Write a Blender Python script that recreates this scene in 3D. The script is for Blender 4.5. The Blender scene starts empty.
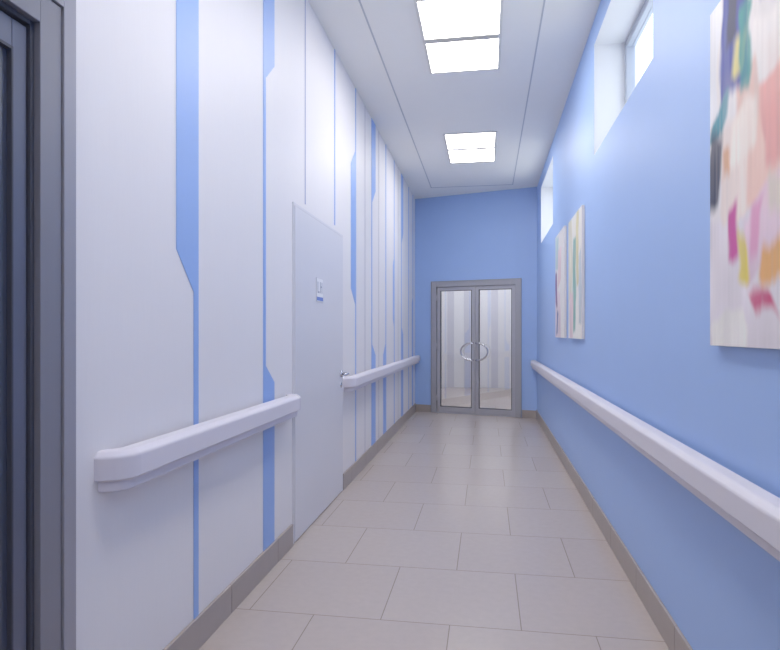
import bpy, bmesh, math, random
import numpy as np
from mathutils import Vector, Matrix
random.seed(7)
rng = np.random.default_rng(11)
scn = bpy.context.scene
col = scn.collection

def lin(h):
    h = h.lstrip('#')
    out = []
    for i in (0, 2, 4):
        c = int(h[i:i+2], 16)/255
        out.append(c/12.92 if c <= .04045 else ((c+.055)/1.055)**2.4)
    return (*out, 1)

def mat(name, hexc, rough=.5, metal=0., var=.04, scale=6, stretch=(1, 1, 1), bump=0., emis=None, es=0., coat=0., spec=.5):
    m = bpy.data.materials.new(name); m.use_nodes = True
    nt = m.node_tree; N = nt.nodes; L = nt.links
    b = N['Principled BSDF']
    b.inputs['Roughness'].default_value = rough
    b.inputs['Metallic'].default_value = metal
    b.inputs['Specular IOR Level'].default_value = spec
    if coat: b.inputs['Coat Weight'].default_value = coat
    c = lin(hexc)
    tc = N.new('ShaderNodeTexCoord'); mp = N.new('ShaderNodeMapping')
    mp.inputs['Scale'].default_value = stretch
    L.new(tc.outputs['Object'], mp.inputs['Vector'])
    nz = N.new('ShaderNodeTexNoise'); nz.inputs['Scale'].default_value = scale; nz.inputs['Detail'].default_value = 4
    L.new(mp.outputs[0], nz.inputs['Vector'])
    mx = N.new('ShaderNodeMix'); mx.data_type = 'RGBA'
    mx.inputs[6].default_value = [max(0, v*(1-var)) for v in c[:3]]+[1]
    mx.inputs[7].default_value = [min(1, v*(1+var)) for v in c[:3]]+[1]
    L.new(nz.outputs['Fac'], mx.inputs[0]); L.new(mx.outputs[2], b.inputs['Base Color'])
    if bump:
        bp = N.new('ShaderNodeBump'); bp.inputs['Strength'].default_value = bump; bp.inputs['Distance'].default_value = .002
        L.new(nz.outputs['Fac'], bp.inputs['Height']); L.new(bp.outputs[0], b.inputs['Normal'])
    if emis:
        b.inputs['Emission Color'].default_value = lin(emis); b.inputs['Emission Strength'].default_value = es
    return m

M_blue = mat('blue_paint', '#A3C2F7', .5, var=.02, scale=3)
M_white = mat('white_wall_panel', '#EFECEF', .5, var=.025, scale=9, stretch=(30, 30, .6), bump=.12)
M_white_b = mat('white_wall_paint', '#F2F3F6', .5, var=.01)
M_stripe = mat('blue_stripe_laminate', '#94B6F2', .45, var=.02)
M_stripe_d = mat('violet_seam', '#A9AED2', .5, var=.02)
M_stripe_b = mat('pale_violet_stripe', '#D6D7E2', .5, var=.02)
M_seam = mat('grey_seam', '#BDBDCB', .6, var=.02)
M_ceil = mat('ceiling_white', '#F6F5F3', .7, var=.01)
M_groove = mat('ceiling_groove', '#C2C5CD', .8, var=.02)
M_base = mat('taupe_baseboard', '#AA9F9A', .4, var=.06, scale=12)
M_rail = mat('rail_vinyl', '#E2DEE8', .5, var=.01, spec=.35)
M_cap = mat('rail_cap_vinyl', '#DFDBE6', .5, var=.01, spec=.35)
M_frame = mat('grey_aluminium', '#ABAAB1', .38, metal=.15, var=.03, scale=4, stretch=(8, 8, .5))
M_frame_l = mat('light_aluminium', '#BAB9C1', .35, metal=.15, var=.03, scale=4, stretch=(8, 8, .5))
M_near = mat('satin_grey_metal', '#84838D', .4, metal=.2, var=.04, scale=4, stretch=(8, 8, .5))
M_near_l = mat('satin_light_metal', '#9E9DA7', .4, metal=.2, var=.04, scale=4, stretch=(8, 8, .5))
M_frame_d = mat('dark_aluminium', '#666A7C', .35, metal=.25, var=.03)
M_gasket = mat('black_gasket', '#3E404C', .6)
M_chrome = mat('chrome', '#D8D8DE', .15, metal=1, var=.01)
M_door = mat('door_laminate', '#E1E0E7', .35, var=.015, scale=5)
M_reveal = mat('white_reveal', '#E9ECF2', .6, var=.01)
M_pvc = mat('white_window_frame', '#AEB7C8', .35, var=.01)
M_fix = mat('lamp_frame_white', '#E4E2DE', .5, var=.01)
M_div = mat('lamp_divider', '#CFCCC6', .5, var=.01)
M_darkglass = mat('dark_door_glass', '#464B5C', .18, var=.1, scale=2)
M_sign = mat('sign_plate', '#F3F3F7', .3, var=.01)
M_signblue = mat('sign_blue', '#5B7BCB', .4)
M_signgrey = mat('sign_grey', '#A8ABBC', .4)
M_signedge = mat('sign_edge', '#D8D8E1', .4)
M_canvas = mat('canvas_edge', '#EEE9E6', .7, var=.02, scale=80, bump=.2)

def paint_mat():
    m = bpy.data.materials.new('acrylic_paint'); m.use_nodes = True
    nt = m.node_tree; N = nt.nodes; L = nt.links
    b = N['Principled BSDF']; b.inputs['Roughness'].default_value = .55
    a = N.new('ShaderNodeAttribute'); a.attribute_name = 'paint'
    L.new(a.outputs['Color'], b.inputs['Base Color'])
    tc = N.new('ShaderNodeTexCoord'); nz = N.new('ShaderNodeTexNoise'); nz.inputs['Scale'].default_value = 60
    mp = N.new('ShaderNodeMapping'); mp.inputs['Scale'].default_value = (1, 4, 1)
    L.new(tc.outputs['Object'], mp.inputs[0]); L.new(mp.outputs[0], nz.inputs['Vector'])
    bp = N.new('ShaderNodeBump'); bp.inputs['Strength'].default_value = .2; bp.inputs['Distance'].default_value = .002
    L.new(nz.outputs['Fac'], bp.inputs['Height']); L.new(bp.outputs[0], b.inputs['Normal'])
    return m
M_paint = paint_mat()

def lamp_mat():
    m = bpy.data.materials.new('lamp_diffuser'); m.use_nodes = True
    nt = m.node_tree; N = nt.nodes; L = nt.links
    b = N['Principled BSDF']; b.inputs['Base Color'].default_value = (.9, .9, .88, 1)
    nz = N.new('ShaderNodeTexNoise'); nz.inputs['Scale'].default_value = 40
    r = N.new('ShaderNodeMapRange'); r.inputs['To Min'].default_value = 11.5; r.inputs['To Max'].default_value = 12.5
    L.new(nz.outputs['Fac'], r.inputs['Value']); L.new(r.outputs[0], b.inputs['Emission Strength'])
    b.inputs['Emission Color'].default_value = (1, .965, .92, 1)
    return m
M_lamp = lamp_mat()

def glass_mat(name, fac, tint):
    m = bpy.data.materials.new(name); m.use_nodes = True
    nt = m.node_tree; N = nt.nodes; L = nt.links
    N.remove(N['Principled BSDF'])
    t = N.new('ShaderNodeBsdfTransparent'); t.inputs[0].default_value = tint
    g = N.new('ShaderNodeBsdfGlossy'); g.inputs['Roughness'].default_value = .03
    g.inputs['Color'].default_value = (.9, .92, 1, 1)
    x = N.new('ShaderNodeMixShader'); x.inputs[0].default_value = fac
    L.new(t.outputs[0], x.inputs[1]); L.new(g.outputs[0], x.inputs[2])
    L.new(x.outputs[0], N['Material Output'].inputs[0])
    return m
M_glass = glass_mat('door_glass', .14, (.97, .98, 1, 1))
M_wglass = glass_mat('window_glass', .05, (.98, .99, 1, 1))

def floor_mat():
    m = bpy.data.materials.new('porcelain_tiles'); m.use_nodes = True
    nt = m.node_tree; N = nt.nodes; L = nt.links
    b = N['Principled BSDF']
    g = N.new('ShaderNodeNewGeometry'); mp = N.new('ShaderNodeMapping')
    mp.inputs['Location'].default_value = (.1665+6.35, 9.98, 0)
    L.new(g.outputs['Position'], mp.inputs['Vector'])
    br = N.new('ShaderNodeTexBrick')
    br.offset = .5; br.offset_frequency = 2; br.squash = 1
    br.inputs['Scale'].default_value = 1
    br.inputs['Brick Width'].default_value = .635; br.inputs['Row Height'].default_value = .635
    br.inputs['Mortar Size'].default_value = .0024; br.inputs['Mortar Smooth'].default_value = .2
    br.inputs['Color1'].default_value = lin('#BFB2AC'); br.inputs['Color2'].default_value = lin('#C4B8B1')
    br.inputs['Mortar'].default_value = lin('#95887F')
    L.new(mp.outputs[0], br.inputs['Vector'])
    nz = N.new('ShaderNodeTexNoise'); nz.inputs['Scale'].default_value = 25; nz.inputs['Detail'].default_value = 6
    L.new(g.outputs['Position'], nz.inputs['Vector'])
    mr = N.new('ShaderNodeMapRange'); mr.inputs['To Min'].default_value = .94; mr.inputs['To Max'].default_value = 1.05
    L.new(nz.outputs['Fac'], mr.inputs['Value'])
    mx = N.new('ShaderNodeMix'); mx.data_type = 'RGBA'; mx.blend_type = 'MULTIPLY'; mx.inputs[0].default_value = 1
    L.new(br.outputs['Color'], mx.inputs[6]); L.new(mr.outputs[0], mx.inputs[7])
    L.new(mx.outputs[2], b.inputs['Base Color'])
    b.inputs['Roughness'].default_value = .26
    bp = N.new('ShaderNodeBump'); bp.inputs['Strength'].default_value = .2; bp.inputs['Distance'].default_value = .002; bp.invert = True
    L.new(br.outputs['Fac'], bp.inputs['Height']); L.new(bp.outputs[0], b.inputs['Normal'])
    return m
M_floor = floor_mat()

# ---------------------------------------------------------------- helpers
def finish(o, parent, kw):
    col.objects.link(o)
    if parent: o.parent = parent
    for k, v in kw.items(): o[k] = v
    return o

def mesh(name, verts, faces, mats, parent=None, fmi=None, smooth=False, bevel=0, **kw):
    xs = [v[0] for v in verts]; ys = [v[1] for v in verts]; zs = [v[2] for v in verts]
    c = Vector(((min(xs)+max(xs))/2, (min(ys)+max(ys))/2, min(zs)))
    me = bpy.data.meshes.new(name)
    me.from_pydata([tuple(Vector(v)-c) for v in verts], [], faces)
    if not isinstance(mats, (list, tuple)): mats = [mats]
    for m in mats: me.materials.append(m)
    if fmi:
        for p, i in zip(me.polygons, fmi): p.material_index = i
    bm = bmesh.new(); bm.from_mesh(me); bmesh.ops.recalc_face_normals(bm, faces=bm.faces); bm.to_mesh(me); bm.free()
    if smooth:
        for p in me.polygons: p.use_smooth = True
    o = bpy.data.objects.new(name, me); o.location = c
    if bevel:
        bv = o.modifiers.new('bevel', 'BEVEL'); bv.width = bevel; bv.segments = 2; bv.limit_method = 'ANGLE'
    return finish(o, parent, kw)

def boxes(name, bl, mats, parent=None, bevel=0, **kw):
    V = []; F = []; MI = []
    for b in bl:
        x0, x1, y0, y1, z0, z1 = b[:6]; mi = b[6] if len(b) > 6 else 0
        n = len(V)
        V += [(x0, y0, z0), (x1, y0, z0), (x1, y1, z0), (x0, y1, z0), (x0, y0, z1), (x1, y0, z1), (x1, y1, z1), (x0, y1, z1)]
        F += [tuple(n+i for i in f) for f in ((0, 3, 2, 1), (4, 5, 6, 7), (0, 1, 5, 4), (1, 2, 6, 5), (2, 3, 7, 6), (3, 0, 4, 7))]
        MI += [mi]*6
    return mesh(name, V, F, mats, parent, MI, bevel=bevel, **kw)

def empty(name, loc, rotz=0, **kw):
    o = bpy.data.objects.new(name, None); o.location = loc; o.rotation_euler = (0, 0, rotz); o.empty_display_size = .1
    return finish(o, None, kw)

def tube(name, pts, r, m, parent=None, seg=12, **kw):
    """swept round tube through pts"""
    P = [Vector(p) for p in pts]; V = []; F = []
    for i, p in enumerate(P):
        t = (P[min(i+1, len(P)-1)]-P[max(i-1, 0)]).normalized()
        a = t.cross(Vector((0, 1, 0)))
        if a.length < .2: a = t.cross(Vector((1, 0, 0)))
        a.normalize(); b = t.cross(a)
        for k in range(seg):
            th = 2*math.pi*k/seg
            V.append(p+a*math.cos(th)*r+b*math.sin(th)*r)
    for i in range(len(P)-1):
        for k in range(seg):
            F.append((i*seg+k, i*seg+(k+1) % seg, (i+1)*seg+(k+1) % seg, (i+1)*seg+k))
    F.append(tuple(range(seg))); F.append(tuple((len(P)-1)*seg+k for k in range(seg)))
    return mesh(name, V, F, m, parent, smooth=True, **kw)

S = dict(kind='structure')
XL, XR, ZC = -1.2, .763, 3.58
YN = -2.5            # wall behind the viewpoint
YBL, YBR = 10.07, 9.517
YE = 14.6

# ---------------------------------------------------------------- shell
boxes('floor', [(XL-.12, XR+.3, YN-.12, YE+.12, -.1, 0)], M_floor, label='beige grey square porcelain floor tiles in staggered rows', category='floor', **S)
boxes('ceiling', [(XL-.12, XR+.3, YN-.12, YE+.12, ZC, ZC+.1)], M_ceil, label='plain white plasterboard corridor ceiling', category='ceiling', **S)
boxes('wall_left', [(XL-.12, XL, YN, .3, 0, ZC), (XL-.12, XL, .3, 1.57, 2.32, ZC), (XL-.12, XL, 1.57, 3.6, 0, ZC),
                    (XL-.12, XL, 3.6, 4.9, 2.14, ZC), (XL-.12, XL, 4.9, YBL, 0, ZC)], M_white,
      label='white wall panels with blue geometric stripes', category='wall', **S)
WIN = [(2.953, 4.513), (7.24, 8.82)]
WZ0, WZ1 = 2.6, 3.4
bl = [(XR, XR+.3, YN, YBR, 0, WZ0), (XR, XR+.3, YN, YBR, WZ1, ZC)]
prev = YN
for a, b in WIN:
    bl.append((XR, XR+.3, prev, a, WZ0, WZ1)); prev = b
bl.append((XR, XR+.3, prev, YBR, WZ0, WZ1))
boxes('wall_right', bl, M_blue, label='smooth sky blue painted corridor wall', category='wall', **S)
boxes('wall_near', [(XL-.12, XR+.3, YN-.12, YN, 0, ZC)], M_white, label='white end wall', category='wall', **S)
ang = math.atan2(YBR-YBL, XR-XL); LB = math.hypot(XR-XL, YBR-YBL)
D0, D1, DH = .305, 1.79, 2.165
wb = boxes('wall_back', [(-.02, D0, 0, .12, 0, ZC), (D1, LB+.03, 0, .12, 0, ZC), (D0, D1, 0, .12, DH, ZC)], M_blue,
      label='sky blue end wall around double glazed door', category='wall', **S)
R = Matrix.Translation((XL, YBL, 0)) @ Matrix.Rotation(ang, 4, 'Z')
wb.matrix_world = R @ Matrix.Translation(wb.location)
boxes('wall_beyond_left', [(XL-.12, XL, YBL+.05, YE, 0, ZC)], M_white_b, label='white wall beyond the glazed door', category='wall', **S)
boxes('wall_beyond_right', [(XR, XR+.1, YBR+.1, YE, 0, ZC)], M_white_b, label='white wall beyond the glazed door', category='wall', **S)
boxes('wall_beyond_end', [(XL-.12, XR+.1, YE, YE+.1, 0, ZC)], M_white_b, label='white end wall beyond the glazed door', category='wall', **S)

T = [0]
def trim(bl_or_mesh, m, lab):
    T[0] += 1
    return boxes('trim_%d' % T[0], bl_or_mesh, m, label=lab, category='trim', **S)
YG = 9.3
trim([(-.862, -.85, YN, YG, ZC-.003, ZC)], M_groove, 'thin grey shadow line along the ceiling')
trim([(.38, .392, YN, YG, ZC-.003, ZC)], M_groove, 'thin grey shadow line along the ceiling')
trim([(-.862, .392, YG, YG+.02, ZC-.003, ZC)], M_groove, 'thin grey shadow line across the ceiling')

BH = .135
def base(side, b, lab='taupe tile baseboard at the foot of the wall'):
    return boxes('baseboard_'+side, b, M_base, bevel=.003, label=lab, category='baseboard', **S)
base('right', [(XR-.014, XR, -2.5+.635*i+.002, min(-2.5+.635*(i+1)-.001, YBR), 0, BH) for i in range(19)])
lb = []
for i in range(20):
    a, b = 1.4+.635*i, 1.4+.635*(i+1)
    for s0, s1 in ((1.575, 3.58), (4.92, YBL-.01)):
        p, q = max(a+.002, s0), min(b-.001, s1)
        if q-p > .02: lb.append((XL, XL+.014, p, q, 0, BH))
base('left', lb)
bb = base('back', [(.01, D0-.02, -.014, 0, 0, .12), (D1+.02, LB-.01, -.014, 0, 0, .12)])
bb.matrix_world = R @ Matrix.Translation(bb.location)

# ---------------------------------------------------------------- wall stripes
def stripe(poly, m=None, lab='blue angular inlay stripe on white wall panel'):
    T[0] += 1
    n = len(poly)
    V = [(XL+.0005, y, z) for y, z in poly]+[(XL+.003, y, z) for y, z in poly]
    F = [tuple(range(n)), tuple(range(n, 2*n))]+[(i, (i+1) % n, n+(i+1) % n, n+i) for i in range(n)]
    return mesh('trim_%d' % T[0], V, F, m or M_stripe, label=lab, category='trim', **S)
zb = BH
stripe([(2.181, ZC), (2.181, 1.65), (2.322, 1.49), (2.322, zb), (2.362, zb), (2.362, ZC)])
stripe([(3.104, ZC), (3.104, zb), (3.274, zb), (3.274, 1.04), (3.141, 1.14), (3.141, 2.72), (3.274, 2.84), (3.274, ZC)])
stripe([(3.86, ZC), (3.86, 2.18), (3.872, 2.18), (3.872, ZC)], M_stripe_d, 'thin violet seam between wall panels')
stripe([(4.64, ZC), (4.64, 2.18), (4.665, 2.18), (4.665, ZC)], M_stripe, 'thin blue seam between wall panels')
stripe([(5.41, ZC), (5.41, 3.0), (5.23, 2.84), (5.23, 1.72), (5.41, 1.58), (5.41, zb), (5.44, zb), (5.44, ZC)])
stripe([(6.19, ZC), (6.19, zb), (6.42, zb), (6.42, 1.08), (6.23, 1.2), (6.23, 2.7), (6.42, 2.86), (6.42, ZC)])
stripe([(7.08, ZC), (7.08, 1.2), (6.92, 1.06), (6.92, zb), (7.12, zb), (7.12, ZC)])
stripe([(7.74, ZC), (7.74, 2.3), (7.66, 2.2), (7.66, 1.5), (7.74, 1.4), (7.74, zb), (7.78, zb), (7.78, ZC)])
stripe([(8.4, ZC), (8.4, zb), (8.6, zb), (8.6, 1.3), (8.45, 1.4), (8.45, 2.6), (8.6, 2.75), (8.6, ZC)])
stripe([(9.2, ZC), (9.2, zb), (9.25, zb), (9.25, ZC)])
stripe([(9.74, ZC), (9.74, 1.9), (9.64, 1.8), (9.64, zb), (9.78, zb), (9.78, ZC)])
for y in (5.85, 6.62, 8.1):
    stripe([(y, ZC), (y, zb), (y+.008, zb), (y+.008, ZC)], M_seam, 'thin grey seam between wall panels')
for y in (10.8, 11.8, 12.9, 13.9):
    stripe([(y, ZC), (y, zb), (y+.14, zb), (y+.14, ZC)], M_stripe_b, 'pale stripe on wall beyond the door')
for x in (-.95, -.55, .1):
    trim([(x, x+.16, YE-.004, YE, 0, ZC)], M_stripe_b, 'pale stripe on end wall beyond the door')

# ---------------------------------------------------------------- handrails
def rounded(pts, k=4):
    """round every corner (x, z, r) of a closed profile"""
    out = []
    n = len(pts)
    for i, (x, z, r) in enumerate(pts):
        P = Vector((x, z)); A = Vector(pts[i-1][:2]); B = Vector(pts[(i+1) % n][:2])
        a = P+(A-P).normalized()*min(r, (A-P).length*.48); b = P+(B-P).normalized()*min(r, (B-P).length*.48)
        for j in range(k+1):
            t = j/k
            q = a*(1-t)**2+P*2*t*(1-t)+b*t*t
            out.append((q.x, q.y))
    return out
PROF = rounded([(.026, .064, .008), (.078, .064, .008), (.098, .048, .007), (.098, -.024, .005), (.078, -.029, .003), (.078, -.064, .008), (.026, -.064, .008)])
def shade(o):
    for p in o.data.polygons: p.use_smooth = len(p.vertices) == 4
    o.data.set_sharp_from_angle(angle=math.radians(50))
    wn = o.modifiers.new('weighted', 'WEIGHTED_NORMAL'); wn.keep_sharp = True; wn.weight = 90
def handrail(wx, sg, zc, y0, y1, cap0, cap1, label):
    top = empty('handrail', (wx, (y0+y1)/2, zc-.066), label=label, category='handrail', group='corridor handrails')
    ox, oy, oz = top.location
    n = len(PROF)
    V = []; F = []
    for y in (y0, y1):
        V += [(wx+sg*d-ox, y-oy, z+zc-oz) for d, z in PROF]
    F += [(i, (i+1) % n, n+(i+1) % n, n+i) for i in range(n)]
    F += [tuple(range(n)), tuple(range(n, 2*n))]
    shade(mesh('rail_body', V, F, M_rail, top))
    for flag, ye, sy in ((cap0, y0, -1), (cap1, y1, 1)):
        if not flag: continue
        V = []; F = []; K = 16
        for k in range(K+1):
            a = math.pi/2*k/K
            V += [(wx+sg*d*math.cos(a)*1.01-ox, ye+sy*(.0015+d*math.sin(a))-oy, z*1.01+zc-oz) for d, z in PROF]
        for k in range(K):
            F += [(k*n+i, k*n+(i+1) % n, (k+1)*n+(i+1) % n, (k+1)*n+i) for i in range(n)]
        F += [tuple(range(n)), tuple(range(K*n, K*n+n))]
        shade(mesh('end_cap', V, F, M_cap, top, label='rounded vinyl end cap returning to the wall'))
    k = max(2, int((y1-y0)/1.2))
    for i in range(k):
        y = y0+.2+(y1-y0-.4)*i/(k-1)
        xa, xb = sorted((wx-ox, wx+sg*.032-ox))
        boxes('bracket', [(xa, xb, y-.03-oy, y+.03-oy, zc-.035-oz, zc+.035-oz)], M_frame_l, top, bevel=.003)
    return top
handrail(XL, 1, .885, 1.785, 3.45, True, True, 'short pale lilac vinyl handrail beside the white door')
handrail(XL, 1, .885, 5.04, 9.98, True, False, 'pale lilac vinyl handrail on striped white wall')
handrail(XR, -1, .838, -1.2, 9.52, True, False, 'long pale lilac vinyl handrail on blue wall')
handrail(XL, 1, .885, 10.5, 14.3, True, True, 'pale handrail on wall beyond the glazed door')
handrail(XR, -1, .885, 10.2, 14.3, True, True, 'pale handrail on wall beyond the glazed door')

# ---------------------------------------------------------------- double door (end wall)
dd = empty('door_1', R @ Vector(((D0+D1)/2, 0, 0)), ang, label='grey aluminium double door with clear glass and curved chrome pulls', category='door', **S)
w = (D1-D0)/2; fw = .085
boxes('door_frame', [(-w, -w+fw, -.02, .1, 0, DH), (w-fw, w, -.02, .1, 0, DH), (-w+fw, w-fw, -.02, .1, DH-fw, DH),
                     (-w-.012, -w, -.028, 0, 0, DH+.012), (w, w+.012, -.028, 0, 0, DH+.012), (-w, w, -.028, 0, DH, DH+.012)], M_frame, dd, bevel=.004)
boxes('threshold', [(-w+fw, w-fw, 0, .1, 0, .008)], M_frame_l, dd, label='flat metal threshold')
for sg in (-1, 1):
    a0, a1 = .004, w-fw-.004
    def X(a, b): return (min(sg*a, sg*b), max(sg*a, sg*b))
    z0, z1 = .012, DH-fw-.004; st = .055
    lf = empty('door_leaf', (0, 0, 0)); lf.parent = dd
    boxes('leaf_frame', [(*X(a0, a0+st), .01, .055, z0, z1), (*X(a1-st, a1), .01, .055, z0, z1),
                         (*X(a0+st, a1-st), .01, .055, z1-st, z1), (*X(a0+st, a1-st), .01, .055, z0, z0+.09)], M_frame_l, lf, bevel=.003)
    gx0, gx1 = a0+st, a1-st; gz0, gz1 = z0+.09, z1-st; g = .01
    boxes('glass_gasket', [(*X(gx0, gx0+g), .008, .04, gz0, gz1), (*X(gx1-g, gx1), .008, .04, gz0, gz1),
                           (*X(gx0+g, gx1-g), .008, .04, gz1-g, gz1), (*X(gx0+g, gx1-g), .008, .04, gz0, gz0+g)], M_gasket, lf)
    boxes('glass_pane', [(*X(gx0+g, gx1-g), .028, .033, gz0+g, gz1-g)], M_glass, lf, label='clear reflective door glass')
    pts = []
    hz = 1.02; rh = .14; rw = .19
    pts.append((sg*.035, .012, hz+rh))
    for k in range(17):
        t = math.pi*k/16
        pts.append((sg*(.035+rw*math.sin(t)), -.055, hz+rh*math.cos(t)))
    pts.append((sg*.035, .012, hz-rh))
    tube('handle', pts, .014, M_chrome, lf, label='curved chrome pull handle')
    for hzz in (.25, 1.1, 1.9):
        tube('hinge', [(sg*(w-fw-.003), -.012, hzz-.05), (sg*(w-fw-.003), -.012, hzz+.05)], .009, M_frame_l, lf)

# ---------------------------------------------------------------- white flush door
d2 = empty('door_2', (XL, 4.25, 0), label='flat pale grey flush ward door with small sign', category='door', **S)
y0, y1, dh = 3.6-4.25, 4.9-4.25, 2.14
boxes('door_frame', [(-.1, .008, y0, y0+.018, 0, dh), (-.1, .008, y1-.018, y1, 0, dh), (-.1, .008, y0+.018, y1-.018, dh-.018, dh)], M_door, d2, bevel=.002)
lf = boxes('door_leaf', [(-.03, .012, y0+.021, y1-.021, .008, dh-.021)], M_door, d2, bevel=.002)
boxes('door_back', [(-.1, -.09, y0+.018, y1-.018, 0, dh-.018)], M_door, d2)
hy = y1-.09; hz = .985
def local(o, par):
    o.location = Vector(o.location)-Vector(par.location); o.parent = par
h1 = tube('handle', [(.01, hy, hz), (.07, hy, hz), (.075, hy-.01, hz), (.075, hy-.12, hz)], .011, M_chrome, None, label='chrome lever handle')
local(h1, lf)
h2 = tube('handle_rose', [(.01, hy, hz), (.024, hy, hz)], .027, M_chrome, None, seg=20); local(h2, lf)
h3 = tube('keyhole_rose', [(.01, hy, hz-.09), (.02, hy, hz-.09)], .024, M_chrome, None, seg=20); local(h3, lf)

sx = XL+.0125
sg_ = empty('door_sign', (sx, 4.17, 1.545), label='small white door sign with grey figures and blue line', category='sign')
boxes('sign_plate', [(0, .004, -.085, .085, 0, .165)], M_sign, sg_, bevel=.001)
boxes('sign_frame', [(.0, .0045, -.087, -.085, -.002, .167), (.0, .0045, .085, .087, -.002, .167), (.0, .0045, -.085, .085, .165, .167), (.0, .0045, -.085, .085, -.002, 0)], M_signedge, sg_)
boxes('sign_symbol', [(.004, .005, -.06, -.045, .06, .14), (.004, .005, -.045, -.012, .06, .072), (.004, .005, .005, .02, .06, .14), (.004, .005, .02, .045, .1, .112), (.004, .005, .045, .06, .06, .14)], M_signgrey, sg_)
boxes('sign_line', [(.004, .005, -.08, .08, .006, .032)], M_signblue, sg_, label='blue bar under the symbol')

# ---------------------------------------------------------------- near metal door
d3 = empty('door_3', (XL, .95, 0), label='grey aluminium glazed door with dark glass', category='door', **S)
def Yl(v): return v-.95
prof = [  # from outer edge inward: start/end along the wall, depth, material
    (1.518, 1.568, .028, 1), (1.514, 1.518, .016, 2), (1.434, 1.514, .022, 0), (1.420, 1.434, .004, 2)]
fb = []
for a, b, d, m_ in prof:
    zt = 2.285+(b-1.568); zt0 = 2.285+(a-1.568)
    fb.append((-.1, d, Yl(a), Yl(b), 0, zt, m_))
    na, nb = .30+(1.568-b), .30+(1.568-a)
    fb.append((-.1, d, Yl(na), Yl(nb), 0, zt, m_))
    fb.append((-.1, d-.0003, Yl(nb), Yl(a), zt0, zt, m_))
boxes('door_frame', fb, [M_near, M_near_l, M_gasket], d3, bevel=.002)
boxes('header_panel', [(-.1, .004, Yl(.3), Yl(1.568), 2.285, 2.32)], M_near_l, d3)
lf3 = empty('door_leaf', (0, 0, 0)); lf3.parent = d3
H3 = 2.13
boxes('leaf_frame', [(-.06, -.004, Yl(1.366), Yl(1.416), .01, H3), (-.06, -.004, Yl(.452), Yl(.51), .01, H3), (-.06, -.004, Yl(.51), Yl(1.366), H3-.075, H3), (-.06, -.004, Yl(.51), Yl(1.366), .01, .12)], M_frame_d, lf3, bevel=.003)
boxes('glass_pane', [(-.03, -.014, Yl(.51), Yl(1.366), .12, H3-.075)], M_darkglass, lf3, label='dark tinted glass')
boxes('glass_gasket', [(-.02, 0, Yl(1.360), Yl(1.366), .12, H3-.075), (-.02, 0, Yl(.51), Yl(.52), .12, H3-.075), (-.02, 0, Yl(.52), Yl(1.36), H3-.083, H3-.075), (-.02, 0, Yl(.52), Yl(1.36), .12, .13)], M_gasket, lf3)
tube('handle', [(-.006, Yl(.48), 1.2), (.05, Yl(.48), 1.2), (.05, Yl(.48), .9), (-.006, Yl(.48), .9)], .012, M_chrome, lf3)

# ---------------------------------------------------------------- windows
for i, (a, b) in enumerate(WIN):
    wn = empty('window_%d' % (i+1), (XR, (a+b)/2, WZ0), label='high white framed window in deep white reveal', category='window', **S)
    h = (b-a)/2; H = WZ1-WZ0; e = .004
    boxes('window_reveal', [(0.001, .3, -h, -h+e, 0, H), (0.001, .3, h-e, h, 0, H), (0.001, .3, -h, h, H-e, H), (0.001, .3, -h, h, 0, e)], M_reveal, wn)
    f = .06
    boxes('window_frame', [(.21, .27, -h+e, -h+f, e, H-e), (.21, .27, h-f, h-e, e, H-e), (.21, .27, -h+f, h-f, H-f, H-e), (.21, .27, -h+f, h-f, e, f),
                           (.21, .27, -.03, .03, f, H-f)], M_pvc, wn, bevel=.004)
    boxes('window_glass', [(.243, .249, -h+f, -.03, f, H-f), (.243, .249, .03, h-f, f, H-f)], M_wglass, wn)

# ---------------------------------------------------------------- ceiling lamps
for yc in (-1.2, 1.88, 4.62, 7.4, 10.9, 13.4):  # outer pairs unseen, added to light the near end and beyond the door
    lm = empty('ceiling_lamp', (-.19, yc, ZC), label='twin square recessed ceiling light panel, switched on', category='ceiling light', group='recessed ceiling lights')
    hw, hl = .3, .585; t = .022
    if yc > 10: hl = .5
    d = .036
    boxes('lamp_frame', [(-hw, -hw+t, -hl, hl, -.010, 0), (hw-t, hw, -hl, hl, -.010, 0), (-hw+t, hw-t, -hl, -hl+t, -.010, 0), (-hw+t, hw-t, hl-t, hl, -.010, 0)], M_fix, lm, bevel=.002)
    boxes('lamp_divider', [(-hw+t, hw-t, -d, d, -.012, 0)], M_div, lm, bevel=.002)
    for s in (-1, 1):
        ya, yb = sorted((s*d, s*(hl-t)))
        boxes('lamp_diffuser', [(-hw+t, hw-t, ya, yb, -.008, -.001)], M_lamp, lm, label='glowing white diffuser panel')

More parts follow.
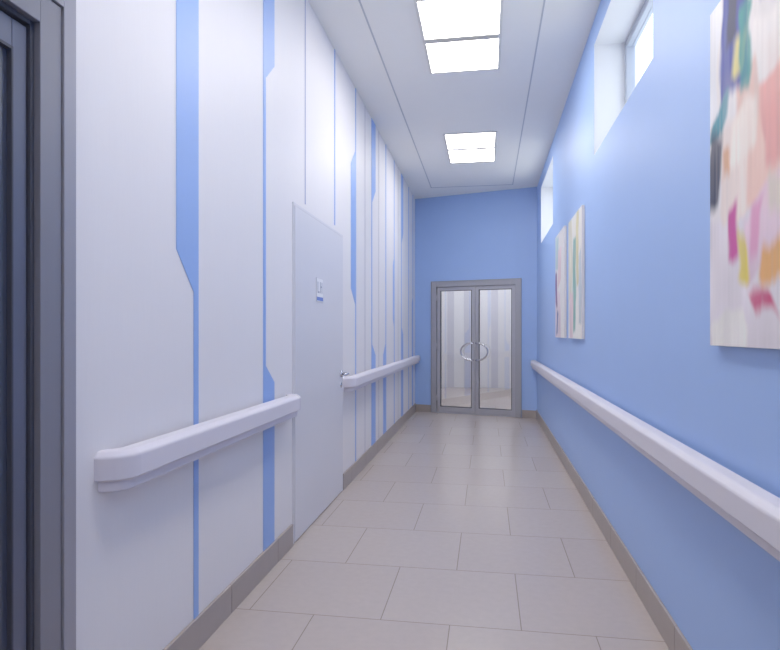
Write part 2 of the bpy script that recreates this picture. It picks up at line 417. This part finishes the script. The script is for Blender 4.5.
# ---------------------------------------------------------------- paintings
def vnoise(nu, nv, cu, cv):
    g = rng.uniform(-1, 1, (cv+2, cu+2))
    y = np.linspace(0, cv, nv); x = np.linspace(0, cu, nu)
    yi = np.minimum(y.astype(int), cv); xi = np.minimum(x.astype(int), cu)
    fy = y-yi; fx = x-xi; fy = (fy*fy*(3-2*fy))[:, None]; fx = (fx*fx*(3-2*fx))[None, :]
    A = g[np.ix_(yi, xi)]; B = g[np.ix_(yi, xi+1)]; C = g[np.ix_(yi+1, xi)]; D = g[np.ix_(yi+1, xi+1)]
    return (A*(1-fx)+B*fx)*(1-fy)+(C*(1-fx)+D*fx)*fy
def sst(x, w):
    t = np.clip(x/w*.5+.5, 0, 1); return t*t*(3-2*t)
def painting(yfar, width, z0, z1, step, strokes, bg, label):
    p = empty('painting', (XR-.003, yfar-width/2, z0), label=label, category='painting', group='abstract canvases on the blue wall')
    H = z1-z0; hw = width/2
    boxes('canvas', [(-.022, 0, -hw, hw, 0, H)], M_canvas, p, bevel=.002)
    nu, nv = int(width/step)+1, int(H/step)+1
    u = np.linspace(0, 1, nu)[None, :].repeat(nv, 0); v = np.linspace(0, 1, nv)[:, None].repeat(nu, 1)
    img = np.ones((nv, nu, 3))*np.array(lin(bg)[:3])
    img *= 1+.02*vnoise(nu, nv, 30, 8)[..., None]
    for (u0, u1, a0, a1, c, slant) in strokes:
        uw = u+.045*vnoise(nu, nv, 3, 5)+.014*vnoise(nu, nv, 14, 18)-slant*(v-a0)
        br = vnoise(nu, nv, 60, 6); br2 = vnoise(nu, nv, 12, 6)
        vw = v+.045*vnoise(nu, nv, 6, 4)+.005*br+.018*br2
        au = sst(np.minimum(uw-u0, u1-uw), .016)
        av = sst(np.minimum(vw-a0, a1-vw), .022)
        alpha = au*av*np.clip(.92+.18*br2+.08*br, .4, 1)
        cc = np.array(lin(c)[:3])[None, None]*(1+.05*br[..., None]+.12*vnoise(nu, nv, 6, 6)[..., None])+.03*np.clip(br2, 0, 1)[..., None]
        img = img*(1-alpha[..., None])+cc*alpha[..., None]
    img = np.clip(img, 0, 1)
    me = bpy.data.meshes.new('painted_surface')
    e = .0015
    V = [(-.0228, (hw-e)-(width-2*e)*i/(nu-1), e+(H-2*e)*j/(nv-1)) for j in range(nv) for i in range(nu)]
    F = [(j*nu+i, j*nu+i+1, (j+1)*nu+i+1, (j+1)*nu+i) for j in range(nv-1) for i in range(nu-1)]
    me.from_pydata(V, [], F)
    at = me.color_attributes.new('paint', 'FLOAT_COLOR', 'POINT')
    buf = np.ones((nv*nu, 4), dtype=np.float32); buf[:, :3] = img.reshape(-1, 3)
    at.data.foreach_set('color', buf.ravel())
    me.materials.append(M_paint)
    o = bpy.data.objects.new('painted_surface', me)
    finish(o, p, dict(label='layered colourful acrylic brush strokes'))
    return p
big = [
 (-.1, 1.1, -.1, .36, '#F1E8EE', 0), (-.1, .5, .60, 1.1, '#F2ECEA', 0),
 (.24, 1.1, .36, .74, '#F5CDBE', 0), (.13, .34, .34, .64, '#F6E4DA', .05), (.44, .80, .42, .66, '#EFA9A2', 0), (.30, .62, .18, .38, '#F3D3E0', 0),
 (.11, .33, .66, 1.1, '#28399A', -.05), (.16, .24, .86, 1.1, '#171F52', -.1), (-.1, .09, .66, 1.1, '#EFEFF3', 0),
 (.20, .28, .76, .87, '#D9CE86', .1), (.31, .40, .66, .90, '#2E9A96', 0), (.44, .62, .86, 1.1, '#2F3C9C', .1),
 (.42, .64, .66, .84, '#F7F0EC', 0), (.20, .40, .48, .61, '#FBEEE3', 0),
 (.03, .14, .59, .68, '#3B8FA0', .3), (.00, .12, .41, .60, '#1A1F42', 0), (.14, .20, .47, .55, '#EDB68E', 0),
 (.16, .24, .24, .41, '#D552A2', .1), (.24, .31, .17, .30, '#F1DA60', 0),
 (.34, .41, .24, .38, '#E9A4C6', .1), (.40, .56, .08, .13, '#D9507C', -.9),
 (.46, .62, .20, .29, '#F1B36C', .1), (.50, .75, .31, .38, '#F6ECD6', 0),
 (.70, .95, .30, .60, '#7FB9C4', 0), (.66, .9, .62, .9, '#2B3C90', 0), (.02, .30, -.02, .11, '#FBF7F0', 0)]
painting(2.155, .86, 1.278, 2.385, .004, big, '#F4EDEC', 'large abstract canvas with navy, pink and yellow strokes')
sm1 = [(-.1, .60, -.1, .45, '#E6D6DE', 0), (.02, .28, .30, .62, '#7F5590', -.35), (.0, .40, .66, .98, '#C0D8DE', 0), (.3, .70, .5, .85, '#EFD8DC', 0),
       (.14, .34, .06, .28, '#6C7BB0', .3)]
painting(6.76, .76, 1.272, 2.36, .008, sm1, '#F0EDEC', 'narrow abstract canvas with purple and cream strokes')
sm2 = [(-.1, .30, .3, 1.1, '#E6E2CC', 0), (.36, .56, .05, .80, '#86B8B0', .06), (.60, .78, .45, 1.1, '#DCD3A4', 0), (.1, .36, .02, .4, '#E8CFD2', 0),
       (.80, 1.0, .1, .7, '#C0CCD4', 0)]
painting(5.69, .78, 1.272, 2.33, .008, sm2, '#F1EFE8', 'narrow abstract cream canvas with teal and ochre strokes')

# ---------------------------------------------------------------- light + camera
wd = bpy.data.worlds.new('sky'); scn.world = wd; wd.use_nodes = True
nt = wd.node_tree; bg = nt.nodes['Background']
bg.inputs['Color'].default_value = (.86, .93, 1, 1); bg.inputs['Strength'].default_value = 2.2

cd = bpy.data.cameras.new('camera'); cam = bpy.data.objects.new('camera', cd); col.objects.link(cam)
cam.location = (0, 0, 1.32); cam.rotation_euler = (math.pi/2, 0, math.atan(97/600))
cd.sensor_width = 36; cd.lens = 600/780*36; cd.shift_y = 8/780; cd.clip_start = .02
scn.camera = cam
scn.view_settings.view_transform = 'Standard'
scn.view_settings.exposure = 0.14
scn.view_settings.gamma = 1.12
